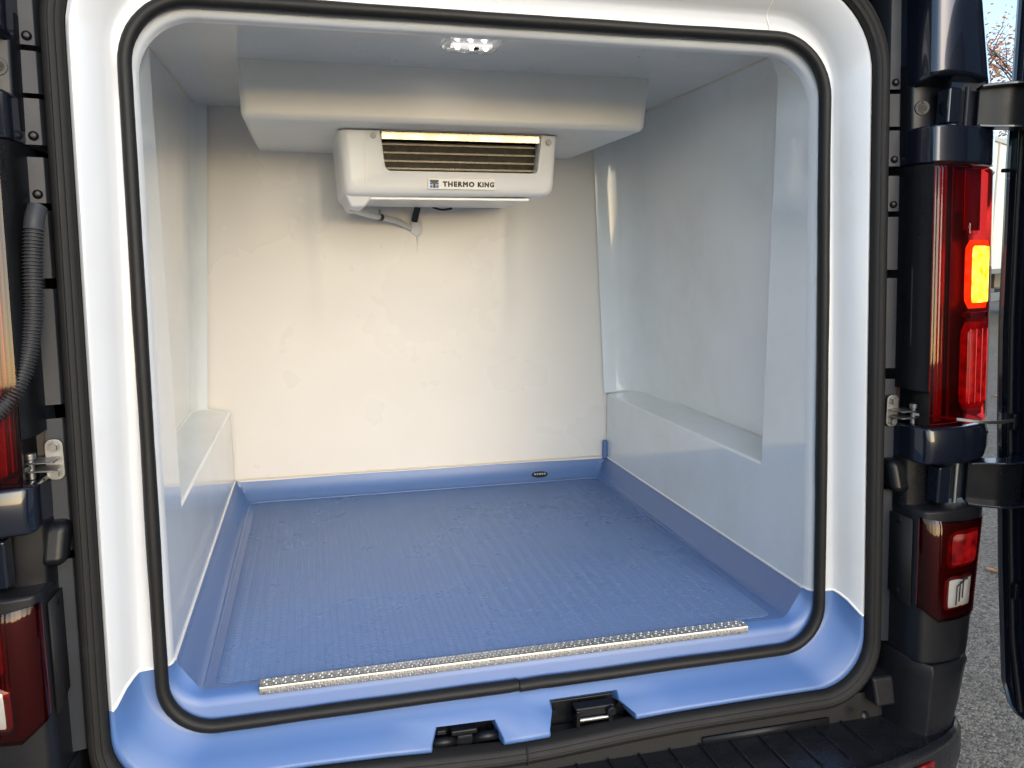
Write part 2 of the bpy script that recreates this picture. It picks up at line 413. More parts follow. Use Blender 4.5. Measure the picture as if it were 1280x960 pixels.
# ---- load space lining
FZ, SZ, CZ, HW, BY = .632, .688, 1.738, .572, 1.157
def side_wall(s):
    bm = bmesh.new(); A0 = pts[0]
    NS = 3; right_idx = [ISP]+list(range(ISP+6, MM))                      # split .. end of the top corner arc
    front = [A0[i] for i in right_idx]
    # arch at y=.23
    arch = []
    for j, p in enumerate(front):
        if j <= NS: arch.append((HW, .896+(1.655-.896)*j/(NS+1)))
        else:
            a = math.pi/2*(j-NS-1)/(NA-1); arch.append((HW-.080+.080*math.cos(a), 1.655+.0825*math.sin(a)))
    V = {}
    def v(p):
        k = tuple(round(c, 5) for c in p)
        if k not in V: V[k] = bm.verts.new((s*p[0], p[1], p[2]))
        return V[k]
    F = [v(p) for p in front]
    YE = .235
    Av = [v((x, YE, z)) for x, z in arch]
    for i in range(1, len(F)-1): bm.faces.new((F[i], F[i+1], Av[i+1], Av[i]))
    fm = v((HW, yr(.896, .05), .896)); c0 = Av[0]
    bm.faces.new((fm, F[1], Av[1], c0))
    def xrec(z): return .668+(.619-.668)*(z-.910)/(CZ-.910)
    YB = 1.143
    # lower panel
    l0 = F[0]; l1 = v((HW, YE, .690)); l2 = v((HW, YB+.008, .690)); u2 = v((HW, YB+.008, .896))
    bm.faces.new((l0, l1, c0, fm)); bm.faces.new((l1, l2, u2, c0))
    # ledge, recess wall, flange against the bulkhead
    lb0 = v((.668, YE, .910))
    fl = .634 if s < 0 else .562
    cur = [(.668, 1.02), (.6655, 1.060), (.658, 1.095), (.646, 1.122), (.630, 1.139), (.605, 1.147), (fl, 1.150)] if s > 0 else [(.668, 1.06), (.6665, 1.085), (.663, 1.108), (.657, 1.127), (.649, 1.141), (fl, 1.150)]
    t0 = v((.619, YE, CZ+.002)); t1 = None
    lows = [lb0]+[v((x, y, .910-.014*min(1, max(0, (.668-x)/.096)))) for x, y in cur]
    tops = [t0]+[v((x-.049, y, CZ+.002)) for x, y in cur]
    for i in range(len(lows)-1): bm.faces.new((lows[i], lows[i+1], tops[i+1], tops[i]))
    lb1 = lows[-1]
    for i in range(len(Av)-1):
        zc = arch[i]; zd = arch[i+1]
        def rec(j):
            if j == 0: return lb0
            x, z = arch[j]
            if j <= NS+1: return v((xrec(z), YE, z))
            f_ = (j-NS-1)/(len(arch)-NS-2); return v((.619-(.619-.480)*max(0, (f_-.4)/.6) if f_ > .4 else .619, YE, min(CZ+.002, z+.09*min(1, f_*2.5))))
        a, b = rec(i), rec(i+1)
        if a is not b: bm.faces.new((Av[i], Av[i+1], b, a))
    bm.faces.new([c0, u2]+[w_ for w_ in reversed(lows)])
    o = fin('side_wall', bm, WHITE, van, bevel=.0055, seg=3, clamp=False)
    bm = bmesh.new(); tube(bm, [(s*(HW-.0005), yr(.69, .05), .6885), (s*(HW-.0005), .6, .6885), (s*(HW-.0005), 1.15, .6885)], .0026, 8)
    fin('sealant_bead', bm, SILIC, o)
    bm = bmesh.new(); tube(bm, [(s*.6185, .24, CZ-.0005), (s*.6185, .7, CZ-.001), (s*.6185, BY, CZ-.0005)], .0024, 8)
    fin('ceiling_bead', bm, mat('aged_sealant', (.66, .60, .48), .5), o)
    return o
for s in (1, -1): side_wall(s)

# ceiling, slightly domed sheet
bm = bmesh.new()
topf = [Vector((x, yr(1.683, .05), 1.683)) for x in (-.482, -.24, 0, .24, .482)]
e1 = [Vector((x, .232, CZ)) for x in (-.492, -.24, 0, .24, .492)]
quadstrip(bm, [topf, e1])
nx, ny = 12, 12
V = [[bm.verts.new((-.635+1.27*i/nx, .231+(BY+.01-.231)*j/ny, CZ+.0008*noise.noise(Vector((i*.7, j*.7, 2))))) for j in range(ny+1)] for i in range(nx+1)]
for i in range(nx):
    for j in range(ny): bm.faces.new((V[i][j], V[i+1][j], V[i+1][j+1], V[i][j+1]))
ceil = fin('ceiling', bm, CEILW, van, smooth=40)
# condensation drops under the ceiling
bm = bmesh.new()
for k in range(150):
    x = random.uniform(-.25, .52); y = random.uniform(.24, .58); r = random.choice((.0012, .0016, .0022, .003))
    bmesh.ops.create_icosphere(bm, subdivisions=1, radius=r, matrix=Matrix.Translation((x, y, CZ-.0004)) @ Matrix.Diagonal((1, 1, .6, 1)))
o = fin('condensation', bm, lensmat('water', (.96, .97, .97)), ceil, smooth=180); o['kind'] = 'stuff'

# bulkhead wall with two faint pressed seams
bm = bmesh.new(); nx, ny = 64, 40
def bulk_y(x, z):
    d = 0
    for xs, amp, wd in ((-.302, .0045, .012), (.234, .0035, .016)):
        fade = max(0, min(1, (z-1.0)/.2)); d -= amp*fade*math.exp(-((x-xs)/wd)**2)
    return BY+d+.002*noise.noise(Vector((x*3, z*3, 5)))
V = [[bm.verts.new((-.66+1.32*i/nx, bulk_y(-.66+1.32*i/nx, .66+(1.75-.66)*j/ny), .66+(1.75-.66)*j/ny)) for j in range(ny+1)] for i in range(nx+1)]
for i in range(nx):
    for j in range(ny): bm.faces.new((V[i][j], V[i+1][j], V[i+1][j+1], V[i][j+1]))
bulk = fin('bulkhead_wall', bm, BACKW, van, smooth=60)
bm = bmesh.new(); tube(bm, [(x, BY-.001, .691+.0012*noise.noise(Vector((x*22, 0, 0)))) for x in [(-.57+.57*2*i/60) for i in range(61)]], .0026, 7)
fin('sealant_bead', bm, mat('dirty_sealant', (.62, .56, .43), .6), bulk)

# floor tray with coved edges
bm = bmesh.new()
fpts = pts[0]; nb = 11
right_low = [fpts[i] for i in range(nb-1, ISP+1)]          # straight end .. cove top
sec = [Vector((-p.x, p.y, p.z)) for p in reversed(right_low)]+[Vector((x, yr(FZ, .05), FZ)) for x in (-.36, -.1, .1, .36)]+right_low
sec2 = [Vector((p.x, 1.112, p.z)) for p in sec]
sec1 = [Vector((p.x, .12, p.z)) for p in sec]
quadstrip(bm, [sec, sec1, sec2])
bx_ = [p for p in sec2]
cov = [(1.112, .632), (1.122, .6345), (1.132, .641), (1.143, .653), (1.152, .669), (1.159, .691)]
rows = []
for y, z in cov: rows.append([Vector((p.x, y, max(p.z, z))) for p in sec2])
quadstrip(bm, rows)
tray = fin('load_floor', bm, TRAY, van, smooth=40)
# rounded ridge where the floor turns up into the cove
bm = bmesh.new(); rp = [(-.531, .075, .6335), (-.531, .6, .6335), (-.531, 1.086, .6335), (-.524, 1.101, .6335), (-.505, 1.108, .6335), (0, 1.108, .6335), (.505, 1.108, .6335), (.524, 1.101, .6335), (.531, 1.086, .6335), (.531, .6, .6335), (.531, .075, .6335)]
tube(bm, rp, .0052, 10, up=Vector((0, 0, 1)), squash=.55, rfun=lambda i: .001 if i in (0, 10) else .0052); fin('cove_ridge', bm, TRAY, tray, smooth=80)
# raised anti-slip panel
bm = bmesh.new()
def rrect(x0, x1, y0, y1, r, z, k=5):
    P = []
    for cx_, cy_, a0 in ((x1-r, y0+r, -90), (x1-r, y1-r, 0), (x0+r, y1-r, 90), (x0+r, y0+r, 180)):
        for i in range(k+1):
            a = math.radians(a0+90*i/k); P.append(Vector((cx_+r*math.cos(a), cy_+r*math.sin(a), z)))
    return P
o0 = rrect(-.514, .514, .072, 1.092, .02, FZ+.0003); o1 = rrect(-.511, .511, .075, 1.089, .018, FZ+.0016)
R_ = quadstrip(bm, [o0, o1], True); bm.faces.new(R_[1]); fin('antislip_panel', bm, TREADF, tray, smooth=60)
# drain in the back cove
nrm = Vector((0, -.66, .75))
ctr = Vector((.345, 1.1385, .6475))
def disc(bm, c, nrm, r, z0, z1, r2=None, k=20):
    q = nrm.to_track_quat('Z', 'Y').to_matrix(); r2 = r if r2 is None else r2
    sq = .42 if r > .02 else 1
    A = [c+q @ Vector((r*math.cos(6.2832*i/k), r*sq*math.sin(6.2832*i/k), z0)) for i in range(k)]
    B = [c+q @ Vector((r2*math.cos(6.2832*i/k), r2*sq*math.sin(6.2832*i/k), z1)) for i in range(k)]
    Rr = quadstrip(bm, [A, B], True); bm.faces.new(Rr[1])
bm = bmesh.new(); disc(bm, ctr, nrm, .028, -.004, .0022, .026); dr = fin('floor_drain', bm, DARK, tray)
bm = bmesh.new()
for k in range(5): disc(bm, ctr+Vector((-.016+.008*k, 0, 0)), nrm, .0035, .002, .0042, .003, 8)
o = fin('drain_grit', bm, GREYP, dr)
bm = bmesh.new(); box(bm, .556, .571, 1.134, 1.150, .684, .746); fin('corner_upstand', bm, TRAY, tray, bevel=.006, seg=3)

# aluminium tread strip on the rear floor edge
ts_y = yr(FZ, .05)-.010
bm = bmesh.new(); yb, yf = ts_y+.012, ts_y-.0145
prof_t = [(yb, FZ+.0020), (yb, FZ+.0050), (yf+.004, FZ+.0052), (yf+.0008, FZ+.0045), (yf, FZ+.0015), (yf, FZ-.0085), (yf+.002, FZ-.009)]
quadstrip(bm, [[Vector((x, y, z)) for y, z in prof_t] for x in (-.442, -.15, .15, .440)])
strip = fin('tread_strip', bm, ALU, van, smooth=50)
bm = bmesh.new()
def stud(c, ax, ay, nn, L=.0032, W_=.0014, H=.0019):
    P = [c+ax*L, c+ay*W_, c-ax*L, c-ay*W_]; v = [bm.verts.new(p) for p in P]; t = bm.verts.new(c+nn*H)
    for i in range(4): bm.faces.new((v[i], v[(i+1) % 4], t))
for i in range(118):
    x = -.438+i*.00745
    for r_ in range(3):
        a = math.radians(45 if (i+r_) % 2 else -45)
        ax = Vector((math.cos(a), math.sin(a), 0)); ay = Vector((-math.sin(a), math.cos(a), 0))
        stud(Vector((x+(r_ % 2)*.0035, yb-.004-.0075*r_, FZ+.0051)), ax, ay, Vector((0, 0, 1)))
    for r_ in range(2):
        a = math.radians(45 if (i+r_) % 2 else -45)
        ax = Vector((math.cos(a), 0, math.sin(a))); ay = Vector((-math.sin(a), 0, math.cos(a)))
        stud(Vector((x+(r_ % 2)*.0035, yf-.0001, FZ-.0005-.005*r_)), ax, ay, Vector((0, -1, 0)))
o = fin('tread_studs', bm, ALU, strip, smooth=0); o['kind'] = 'stuff'

# ceiling housing
bm = bmesh.new()
HX, HY, HZ = .462, .595, 1.620
f0 = [(-HX, HY, CZ+.004), (-HX, HY+.004, HZ), (HX-.012, HY+.004, HZ), (HX, HY, CZ+.004)]
b0 = [(-HX, BY+.01, CZ+.004), (-HX, BY+.01, HZ+.001), (HX-.012, BY+.01, HZ+.001), (HX, BY+.01, CZ+.004)]
FV = [bm.verts.new(p) for p in f0]; BV = [bm.verts.new(p) for p in b0]
bm.faces.new(FV)
for i in range(3): bm.faces.new((FV[i], FV[i+1], BV[i+1], BV[i]))
fin('ceiling_housing', bm, HOUSW, van, bevel=.014, seg=4)

# ---- outer body shell
for s in (1, -1):
    bm = bmesh.new()
    rows = []
    for z, x in ((.42, .86), (.60, .895), (.95, .915), (1.3, .915), (1.6, .90), (1.8, .86), (1.93, .78)):
        rows.append([Vector((s*x, yr(z, .115), z)), Vector((s*x, .7, z)), Vector((s*x, 1.6, z))])
    quadstrip(bm, rows); fin('body_side', bm, PAINT, van, smooth=60)
bm = bmesh.new()
rows = [[Vector((x, y, 1.93+.03*(1-(x/.78)**2))) for x in (-.785, -.5, 0, .5, .785)] for y in (-.02, .8, 1.6)]
quadstrip(bm, rows); fin('roof', bm, PAINT, van, smooth=60)
bm = bmesh.new(); quadstrip(bm, [[Vector((x, 1.6, z)) for x in (-.9, 0, .9)] for z in (.3, 1.2, 1.95)]); fin('front_bulkhead', bm, PAINT, van)
mkbox('underbody', (-.86, .86, .02, 1.6, .30, .46), DARK, van, .01)
mkbox('roof_header', (-.80, .80, -.02, .15, 1.835, 1.94), PAINT, van, .02)

# ---- rear pillars
PROF = [(.708, -.012), (.711, -.040), (.7115, -.062), (.7125, -.086), (.720, -.100), (.75, -.107), (.80, -.103), (.845, -.090), (.876, -.066), (.892, -.035), (.900, .020), (.903, .13)]
def dxz(z): return LIN(z, [(.42, -.062), (.47, -.045), (.56, -.033), (.86, 0), (1.56, 0), (1.63, -.016), (1.78, -.040), (1.95, -.10)])
def pv(s, x, r, z, grow=0.):
    k = max(0, (x-.694)/.2); return Vector((s*(x+dxz(z)*k), yr(z, r), z))
def pillar_seg(name, s, z0, z1, material, parent=van, i0=0, i1=None, inset=0., nz=4, bevel=.005, zslope=0., bulge=0.):
    P = PROF[i0:i1]; bm = bmesh.new(); rings = []
    for k in range(nz+1):
        t = k/nz; z = z0+(z1-z0)*t; row = []
        for x, r in P:
            zz = z+(zslope*(-r-.05) if k == 0 else 0)
            g = bulge*math.sin(math.pi*t)
            xx, rr = x, r
            if inset: xx = min(x, .903)-inset*max(0, (x-.70)/.2); rr = r+inset
            row.append(pv(s, xx+g*max(0, (x-.75)/.15), rr-g*.5, zz))
        row.append(Vector((s*(.70), yr(z, .13), z))) if i1 is None else row.extend([row[-1]+Vector((-s*.01, .035, 0)), row[0]+Vector((s*.002, .03, 0))])
        rings.append(row)
    R_ = quadstrip(bm, rings, True); bm.faces.new(R_[0]); bm.faces.new(R_[-1])
    return fin(name, bm, material, parent, bevel=bevel, seg=3)
def screw(s, x, r, z, parent, nrm=None, rad=.006, m_=STEEL):
    c = pv(s, x, r, z); nn = Vector((-s*.55, -.83, 0)) if nrm is None else Vector((s*nrm[0], nrm[1], nrm[2])); nn.normalize()
    bm = bmesh.new(); tube(bm, [c, c+nn*.001, c+nn*.0035, c+nn*.004], rad, 12, rfun=lambda i: (rad*1.5, rad*1.5, rad, rad*.7)[i], up=Vector((.1, .2, 1)))
    return fin('screw', bm, m_, parent)
for s in (1, -1):
    # body flange strips beside the seal
    zz = [(1.62, 1.80), (1.555, 1.612), (1.485, 1.548), (1.405, 1.468), (1.30, 1.395), (1.12, 1.285), (.905, 1.10), (.60, .893)]
    for q, (z0, z1) in enumerate(zz):
        bm = bmesh.new(); rows = []
        for z in (z0, z1): rows.append([Vector((s*x, yr(z, r), z)) for x, r in ((.6860, .03), (.6868, -.014), (.690, -.021), (.7125, -.0265))])
        rows[0] = [p for p in rows[0]]; quadstrip(bm, rows)
        fl = fin('pillar_flange', bm, PAINT2, van, bevel=.001)
        if q in (0, 2, 3, 6): screw(s, .700, -.0235, z0+.012, fl, (-.2, -.97, 0), .0045, BLACKPL)
    corner = pillar_seg('corner_panel', s, 1.618, 1.95, PAINT, i0=0, nz=7, bevel=.010, zslope=.25)
    pillar_seg('hinge_recess', s, 1.50, 1.66, BLACKPL, inset=.050, nz=1, bevel=.003)
    cap = pillar_seg('lamp_cap', s, 1.483, 1.548, PAINT, i0=0, nz=2, bevel=.005)
    tr = pillar_seg('pillar_trim', s, 1.086, 1.4825, BLACKPL, i0=0, i1=5, nz=4, bevel=.004)
    bm = bmesh.new()
    quadstrip(bm, [[pv(s, x, r, z) for x, r in ((.700, -.012), (.726, -.020), (.728, -.070), (.722, -.099))] for z in (1.022, 1.054, 1.086)]); fin('trim_pocket', bm, BLACKPL, tr, smooth=30)
    bm = bmesh.new()
    tube(bm, [pv(s, .7125, -.062, z) for z in (1.15, 1.17, 1.30, 1.315)], .004, 8, rfun=lambda i: (.001, .004, .004, .001)[i]); fin('moulded_slot', bm, TRIM, tr, smooth=80)
    # tail lamp
    lamp = bpy.data.objects.new('tail_lamp', None); C.objects.link(lamp); lamp.parent = van
    LP = [(.7205, -.0990)]+PROF[5:10]
    zl = [1.024, 1.03, 1.10, 1.25, 1.40, 1.475, 1.481]; bm = bmesh.new()
    quadstrip(bm, [[pv(s, x-(.004 if z in (1.024, 1.481) else 0), r+(.004 if z in (1.024, 1.481) else -.002), z) for x, r in LP] for z in zl])
    fin('lens', bm, REDLENS, lamp, smooth=60)
    bm = bmesh.new(); quadstrip(bm, [[pv(s, max(.736, x-.014), r+.032, z) for x, r in LP] for z in (1.022, 1.25, 1.482)]); fin('reflector', bm, REDD, lamp, smooth=60)
    for xa, xb, r0, m_, z0, z1 in ((.7325, .7365, -.082, REDD, 1.03, 1.478), (.7385, .741, -.080, REDB, 1.03, 1.478), (.744, .7625, -.086, REDB, 1.03, 1.478), (.766, .773, -.090, BROWNB, 1.03, 1.478), (.786, .806, -.076, BROWNB, 1.40, 1.475), (.812, .85, -.068, REDB, 1.37, 1.478)):
        bm = bmesh.new()
        rows = [[pv(s, xa, r0+.02, z), pv(s, xa, r0, z), pv(s, xb, r0+.002, z), pv(s, xb, r0+.02, z)] for z in (z0, z1)]
        quadstrip(bm, rows); fin('reflector_rib', bm, m_, lamp, bevel=.002)
    def window(name, z0, z1, xa, xb, m_, rr, par, push=0., k=9):
        bm = bmesh.new(); rows = []
        for q in range(k+1):
            t = q/k; z = z0+(z1-z0)*t; e = .010*max(0, 1-min(t, 1-t)*k/1.4)**2; row = []
            for p in range(6):
                u_ = p/5; x = xa+e+(xb-xa-2*e)*u_
                yy = LIN(x, [(a, b) for a, b in PROF[4:10]])
                ed = .006*(1 if p in (0, 5) or q in (0, k) else 0)
                row.append(pv(s, x, yy+rr+ed+push, z))
            rows.append(row)
        quadstrip(bm, rows); return fin(name, bm, m_, par, smooth=60)
    window('amber_window', 1.232, 1.352, .786, .862, AMBER, -.0035, lamp)
    window('upper_clear_window', 1.36, 1.385, .784, .815, CLEAR, -.003, lamp)
    window('red_window', 1.052, 1.208, .780, .864, REDLIT, -.0035, lamp)
    for q in range(4):
        x_ = .797+.017*q; bm = bmesh.new(); tube(bm, [pv(s, x_, LIN(x_, PROF[4:10])-.0042, z) for z in (1.064, 1.13, 1.196)], .0013, 6); fin('lens_ridge', bm, REDB, lamp)
    window('reflector_strip', 1.215, 1.226, .784, .865, REDD, -.003, lamp)
    pillar_seg('lamp_base', s, .955, 1.0215, PAINT, nz=3, bevel=.006, bulge=.006)
    pillar_seg('hinge_recess', s, .86, .96, BLACKPL, inset=.045, nz=1, bevel=.003)
    low = pillar_seg('lower_trim', s, .588, .872, TRIM, nz=5, bevel=.006)
    # access plate beside the lower lamp
    bm = bmesh.new(); rows = []
    for z, zo in ((.690, .012), (.852, 0)): rows.append([pv(s, .7105, -.024, z+zo), pv(s, .7115, -.080, z)])
    rows = [[rows[0][0], rows[0][1]], [rows[1][0], rows[1][1]]]
    for rr_ in rows:
        for p in rr_: p += Vector((-s*.0022, -.001, 0))
    quadstrip(bm, rows); pl = fin('access_plate', bm, DARK, low, bevel=0)
    pl.modifiers.new('solid', 'SOLIDIFY').thickness = .003
    for z in (.708, .842): screw(s, .7075, -.050, z, pl, (-.97, -.24, 0), .005, BLACKPL)
    # lower lamp
    ll = bpy.data.objects.new('lower_lamp', None); C.objects.link(ll); ll.parent = van
    def lowrow(z, d): return [pv(s, x, r+d, z) for x, r in ((.7140, -.0900), (.721, -.1015), (.75, -.1085), (.80, -.1045), (.846, -.0915), (.866, -.076))]
    def lowpoly(d, m_, name, shrink=0.):
        bm = bmesh.new(); rows = []
        for t in (0, .06, .5, .94, 1):
            row = []
            for i, (x, r) in enumerate(((.7140, -.0900), (.721, -.1015), (.75, -.1085), (.80, -.1045), (.846, -.0915), (.866, -.076))):
                zb_ = LIN(x, [(.714, .694), (.75, .668), (.866, .668)])+shrink; zt_ = LIN(x, [(.70, .862), (.76, .852), (.866, .848)])-shrink
                row.append(pv(s, x, r+d+(.003 if t in (0, 1) or i in (0, 5) else 0), zb_+(zt_-zb_)*t))
            rows.append(row)
        quadstrip(bm, rows); return fin(name, bm, m_, ll, smooth=60)
    lowpoly(-.0050, SMOKE, 'lens'); lowpoly(-.0022, BROWNB, 'reflector', .004)
    window('red_window', .764, .836, .757, .852, REDLIT2, -.0085, ll, k=6)
    window('clear_window', .682, .757, .750, .846, CLEAR, -.0105, ll, k=6)
    window('chrome_reflector', .684, .755, .752, .844, CHROME, -.0075, ll, k=6)
    for q in range(3):
        bm = bmesh.new(); a = pv(s, .782+.008*q, -.1165+.001*q, .70+.006*q); b = pv(s, .782+.008*q, -.1165+.001*q, .735+.006*q); c_ = pv(s, .80+.008*q, -.114, .742+.005*q)
        tube(bm, [a, b, c_], .0012, 6); fin('bulb_wire', bm, DARK, ll)
    # hinges
    for zc, h in ((1.583, .066), (.914, .074)):
        hg = bpy.data.objects.new('hinge', None); C.objects.link(hg); hg.parent = van
        def hb(name, x0, x1, r0, r1, z0, z1, m_, bev=.002):
            bm = bmesh.new(); box(bm, x0, x1, r0, r1, z0, z1, f=lambda p: Vector((s*p.x, yr(zc, p.y), p.z))); return fin(name, bm, m_, hg, bevel=bev)
        hb('bracket', .752, .779, -.092, -.062, zc-h/2+.002, zc+h/2-.003, PAINT, .004)
        hb('back_plate', .776, .838, -.066, -.060, zc-h/2+.001, zc+h/2-.002, PAINT2, .001)
        mkcyl('pin', (s*.797, yr(zc, -.083), zc-h/2), (s*.797, yr(zc, -.083), zc+h/2), .0042, STEEL if zc < 1 else PAINT2, hg)
        bm = bmesh.new()
        mid = catmull([(.826, -.075), (.845, -.085), (.875, -.100), (.905, -.100), (.940, -.085), (.965, -.05), (.975, -.01)], 4)
        outl = []
        rows = []
        for i_, p in enumerate(mid):
            t = mid[min(i_+1, len(mid)-1)]-mid[max(i_-1, 0)]; t = Vector((t[0], t[1])).normalized(); nn = Vector((-t.y, t.x)); w_ = .004
            hh_ = h/2*(1.0+.12*math.sin(math.pi*i_/len(mid)))
            row = []
            for dn_, zz_ in ((-w_, -hh_), (-w_, hh_), (w_, hh_), (w_, -hh_)): row.append(Vector((s*(p[0]+nn.x*dn_), yr(zc, p[1]+nn.y*dn_), zc+zz_)))
            rows.append(row)
        R_ = quadstrip(bm, rows, True); bm.faces.new(R_[0]); bm.faces.new(R_[-1]); fin('arm', bm, BLACKPL, hg, bevel=.003, seg=3)
        for sg_ in (-1, 1):
            bm = bmesh.new(); rows = []
            for i_, p in enumerate(mid):
                t = mid[min(i_+1, len(mid)-1)]-mid[max(i_-1, 0)]; t = Vector((t[0], t[1])).normalized(); nn = Vector((-t.y, t.x))
                z_ = zc+sg_*h/2*(1.0+.12*math.sin(math.pi*i_/len(mid)))
                rows.append([Vector((s*(p[0]+nn.x*d_), yr(zc, p[1]+nn.y*d_), z_+dz_)) for d_, dz_ in ((-.026, -.0022), (-.026, .0022), (.012, .0022), (.012, -.0022))])
            R_ = quadstrip(bm, rows, True); bm.faces.new(R_[0]); bm.faces.new(R_[-1]); fin('arm_flange', bm, PAINT, hg, bevel=.001)
        if zc < 1:
            bm = bmesh.new(); box(bm, .684, .722, -.060, -.022, zc-.022, zc+.040, f=lambda p: Vector((s*(p.x+(.006 if p.z < zc else 0)), yr(p.z, p.y+(.010 if p.z > zc else 0)), p.z))); fin('hinge_cover', bm, BLACKPL, hg, bevel=.014, seg=4)
        bm = bmesh.new(); cc = Vector((s*.730, yr(zc, -.052), zc)); nn = Vector((-s*.35, -.93, 0))
        tube(bm, [cc, cc+nn*.006, cc+nn*.006, cc+nn*.003], .014, 16, rfun=lambda i: (.014, .012, .008, .006)[i], up=Vector((.1, .2, 1))); fin('hinge_bolt', bm, BLACKPL, hg, smooth=40)
    # door check bracket and strap
    ck = bpy.data.objects.new('door_check', None); C.objects.link(ck); ck.parent = van
    zc = 1.042
    def cb(x0, x1, r0, r1, z0, z1, name, bev=.002, m_=STEEL):
        bm = bmesh.new(); box(bm, x0, x1, r0, r1, z0, z1, f=lambda p: Vector((s*p.x, yr(zc, p.y), p.z))); return fin(name, bm, m_, ck, bevel=bev)
    bm = bmesh.new(); rows = []
    pr_ = [(1.0, -.029), (1, .029)]
    ol = rrect(-.012, .012, -.030, .030, .010, 0)
    fA = [Vector((s*(.701+p.x), yr(zc, -.0285-.06*p.x), zc+p.y)) for p in ol]
    fB = [p+Vector((0, -.0035, 0)) for p in fA]
    R_ = quadstrip(bm, [fA, fB], True); bm.faces.new(R_[0]); bm.faces.new(R_[1]); fin('bracket_plate', bm, STEEL, ck, bevel=.001)
    for dz in (-.019, .019):
        c_ = Vector((s*.701, yr(zc, -.0315), zc+dz)); bm = bmesh.new()
        tube(bm, [c_, c_+Vector((0, -.002, 0)), c_+Vector((0, -.002, 0)), c_+Vector((0, -.007, 0))], .006, 6, rfun=lambda i: (.0085, .0085, .0062, .0058)[i], up=Vector((.1, .2, 1))); fin('bolt', bm, STEEL, ck, smooth=30)
    cb(.693, .732, -.066, -.030, zc-.010, zc-.007, 'lug'); cb(.693, .732, -.066, -.030, zc+.002, zc+.005, 'lug')
    mkcyl('clevis_pin', (s*.724, yr(zc, -.058), zc-.020), (s*.724, yr(zc, -.058), zc+.016), .0048, STEEL, ck, bevel=.0008)
    mkcyl('pin_head', (s*.724, yr(zc, -.058), zc+.008), (s*.724, yr(zc, -.058), zc+.017), .0075, STEEL, ck, bevel=.0015)
    bm = bmesh.new()
    P = [(.722, -.060, -.002), (.76, -.095, -.004), (.80, -.119, -.008), (.85, -.118, -.013), (.915, -.090, -.018)]
    if s < 0: P = [(.722, -.060, -.002), (.745, -.098, -.008), (.78, -.13, -.012), (.83, -.15, -.02), (.90, -.13, -.025)]
    P = catmull([(s*x, yr(zc, r), zc+dz) for x, r, dz in P], 5); rows = []
    for p in P: rows.append([p+Vector((0, -.0025, -.0028)), p+Vector((0, -.0025, .0028)), p+Vector((0, .0025, .0028)), p+Vector((0, .0025, -.0028))])
    R_ = quadstrip(bm, rows, True); bm.faces.new(R_[0]); bm.faces.new(R_[-1]); fin('check_strap', bm, STEEL, ck, bevel=.0008)
    # rear door, swung open square to the van
    dr_ = bpy.data.objects.new('rear_door', None); C.objects.link(dr_); dr_.parent = van
    DE = [(.45, -.081), (.51, -.052), (.74, -.020), (1.02, .012), (1.17, .026), (1.31, .033), (1.56, .046), (1.66, .044), (1.79, .049), (1.88, .05)]
    sec_ = [(1.00, -.70), (1.00, .004), (.992, .012), (.965, .012), (.952, .008), (.942, .0), (.940, -.006), (.943, -.010), (.9435, -.016), (.940, -.019), (.9395, -.026), (.946, -.030), (.948, -.05), (.940, -.062), (.940, -.70)]
    bm = bmesh.new(); rows = []
    for z in (.452, .458, .47, .51, .6, .74, .88, 1.02, 1.2, 1.35, 1.5, 1.62, 1.75, 1.87):
        ye = LIN(z, DE); sh = .008*max(0, 1-(z-.452)/.006) if z < .459 else 0
        rows.append([Vector((s*(x-(sh if x > .97 else -sh)), ye+y-(.012 if z < .46 and y > -.1 else 0), z)) for x, y in sec_])
    R_ = quadstrip(bm, rows, True); bm.faces.new(R_[0]); bm.faces.new(R_[-1]); fin('door_shell', bm, PAINT, dr_, smooth=28)
    bm = bmesh.new(); tube(bm, [(s*.9385, LIN(z, DE)-.034, z) for z in (.47, .6, .8, 1.0, 1.2, 1.4, 1.6, 1.8)], .0045, 8); fin('door_edge_strip', bm, RUBBER, dr_, smooth=80)
    mkbox('door_lining', (min(s*.925, s*.9385), max(s*.925, s*.9385), -.68, -.16, .56, 1.78), TRIM, dr_, .01)
    for z in (1.02, .70): mkbox('edge_block', (min(s*.932, s*.942), max(s*.932, s*.942), LIN(z, DE)-.05, LIN(z, DE)-.036, z-.02, z+.012), BLACKPL, dr_, .003)
    mkbox('edge_buffer', (min(s*.930, s*.945), max(s*.930, s*.945), LIN(1.50, DE)-.012, LIN(1.50, DE)-.002, 1.478, 1.485), BLACKPL, dr_, .002)

# ---- bumper with step
def bump_edge(x):
    a = abs(x); return LIN(a, [(0, -.205), (.30, -.192), (.50, -.172), (.62, -.150), (.70, -.132), (.76, -.112), (.80, -.092), (.828, -.066), (.845, -.035), (.85, 0)])
bm = bmesh.new()
xs = [-.85, -.845, -.828, -.80, -.76, -.70, -.62, -.5, -.3, -.1, .1, .3, .5, .62, .70, .76, .80, .828, .845, .85]
BZ = .452
rows = [[Vector((x, .07, BZ)) for x in xs], [Vector((x, bump_edge(x)*.9+.006, BZ)) for x in xs], [Vector((x, bump_edge(x)+.004, BZ-.001)) for x in xs], [Vector((x, bump_edge(x)-.001, BZ+.0015)) for x in xs],
        [Vector((x, bump_edge(x)-.008, BZ-.002)) for x in xs], [Vector((x*1.004, bump_edge(x)-.013, BZ-.012)) for x in xs], [Vector((x*1.006, bump_edge(x)-.016, BZ-.05)) for x in xs], [Vector((x*.99, bump_edge(x)+.01, BZ-.22)) for x in xs]]
quadstrip(bm, rows); bumper = fin('bumper', bm, BUMPERM, van, smooth=40)
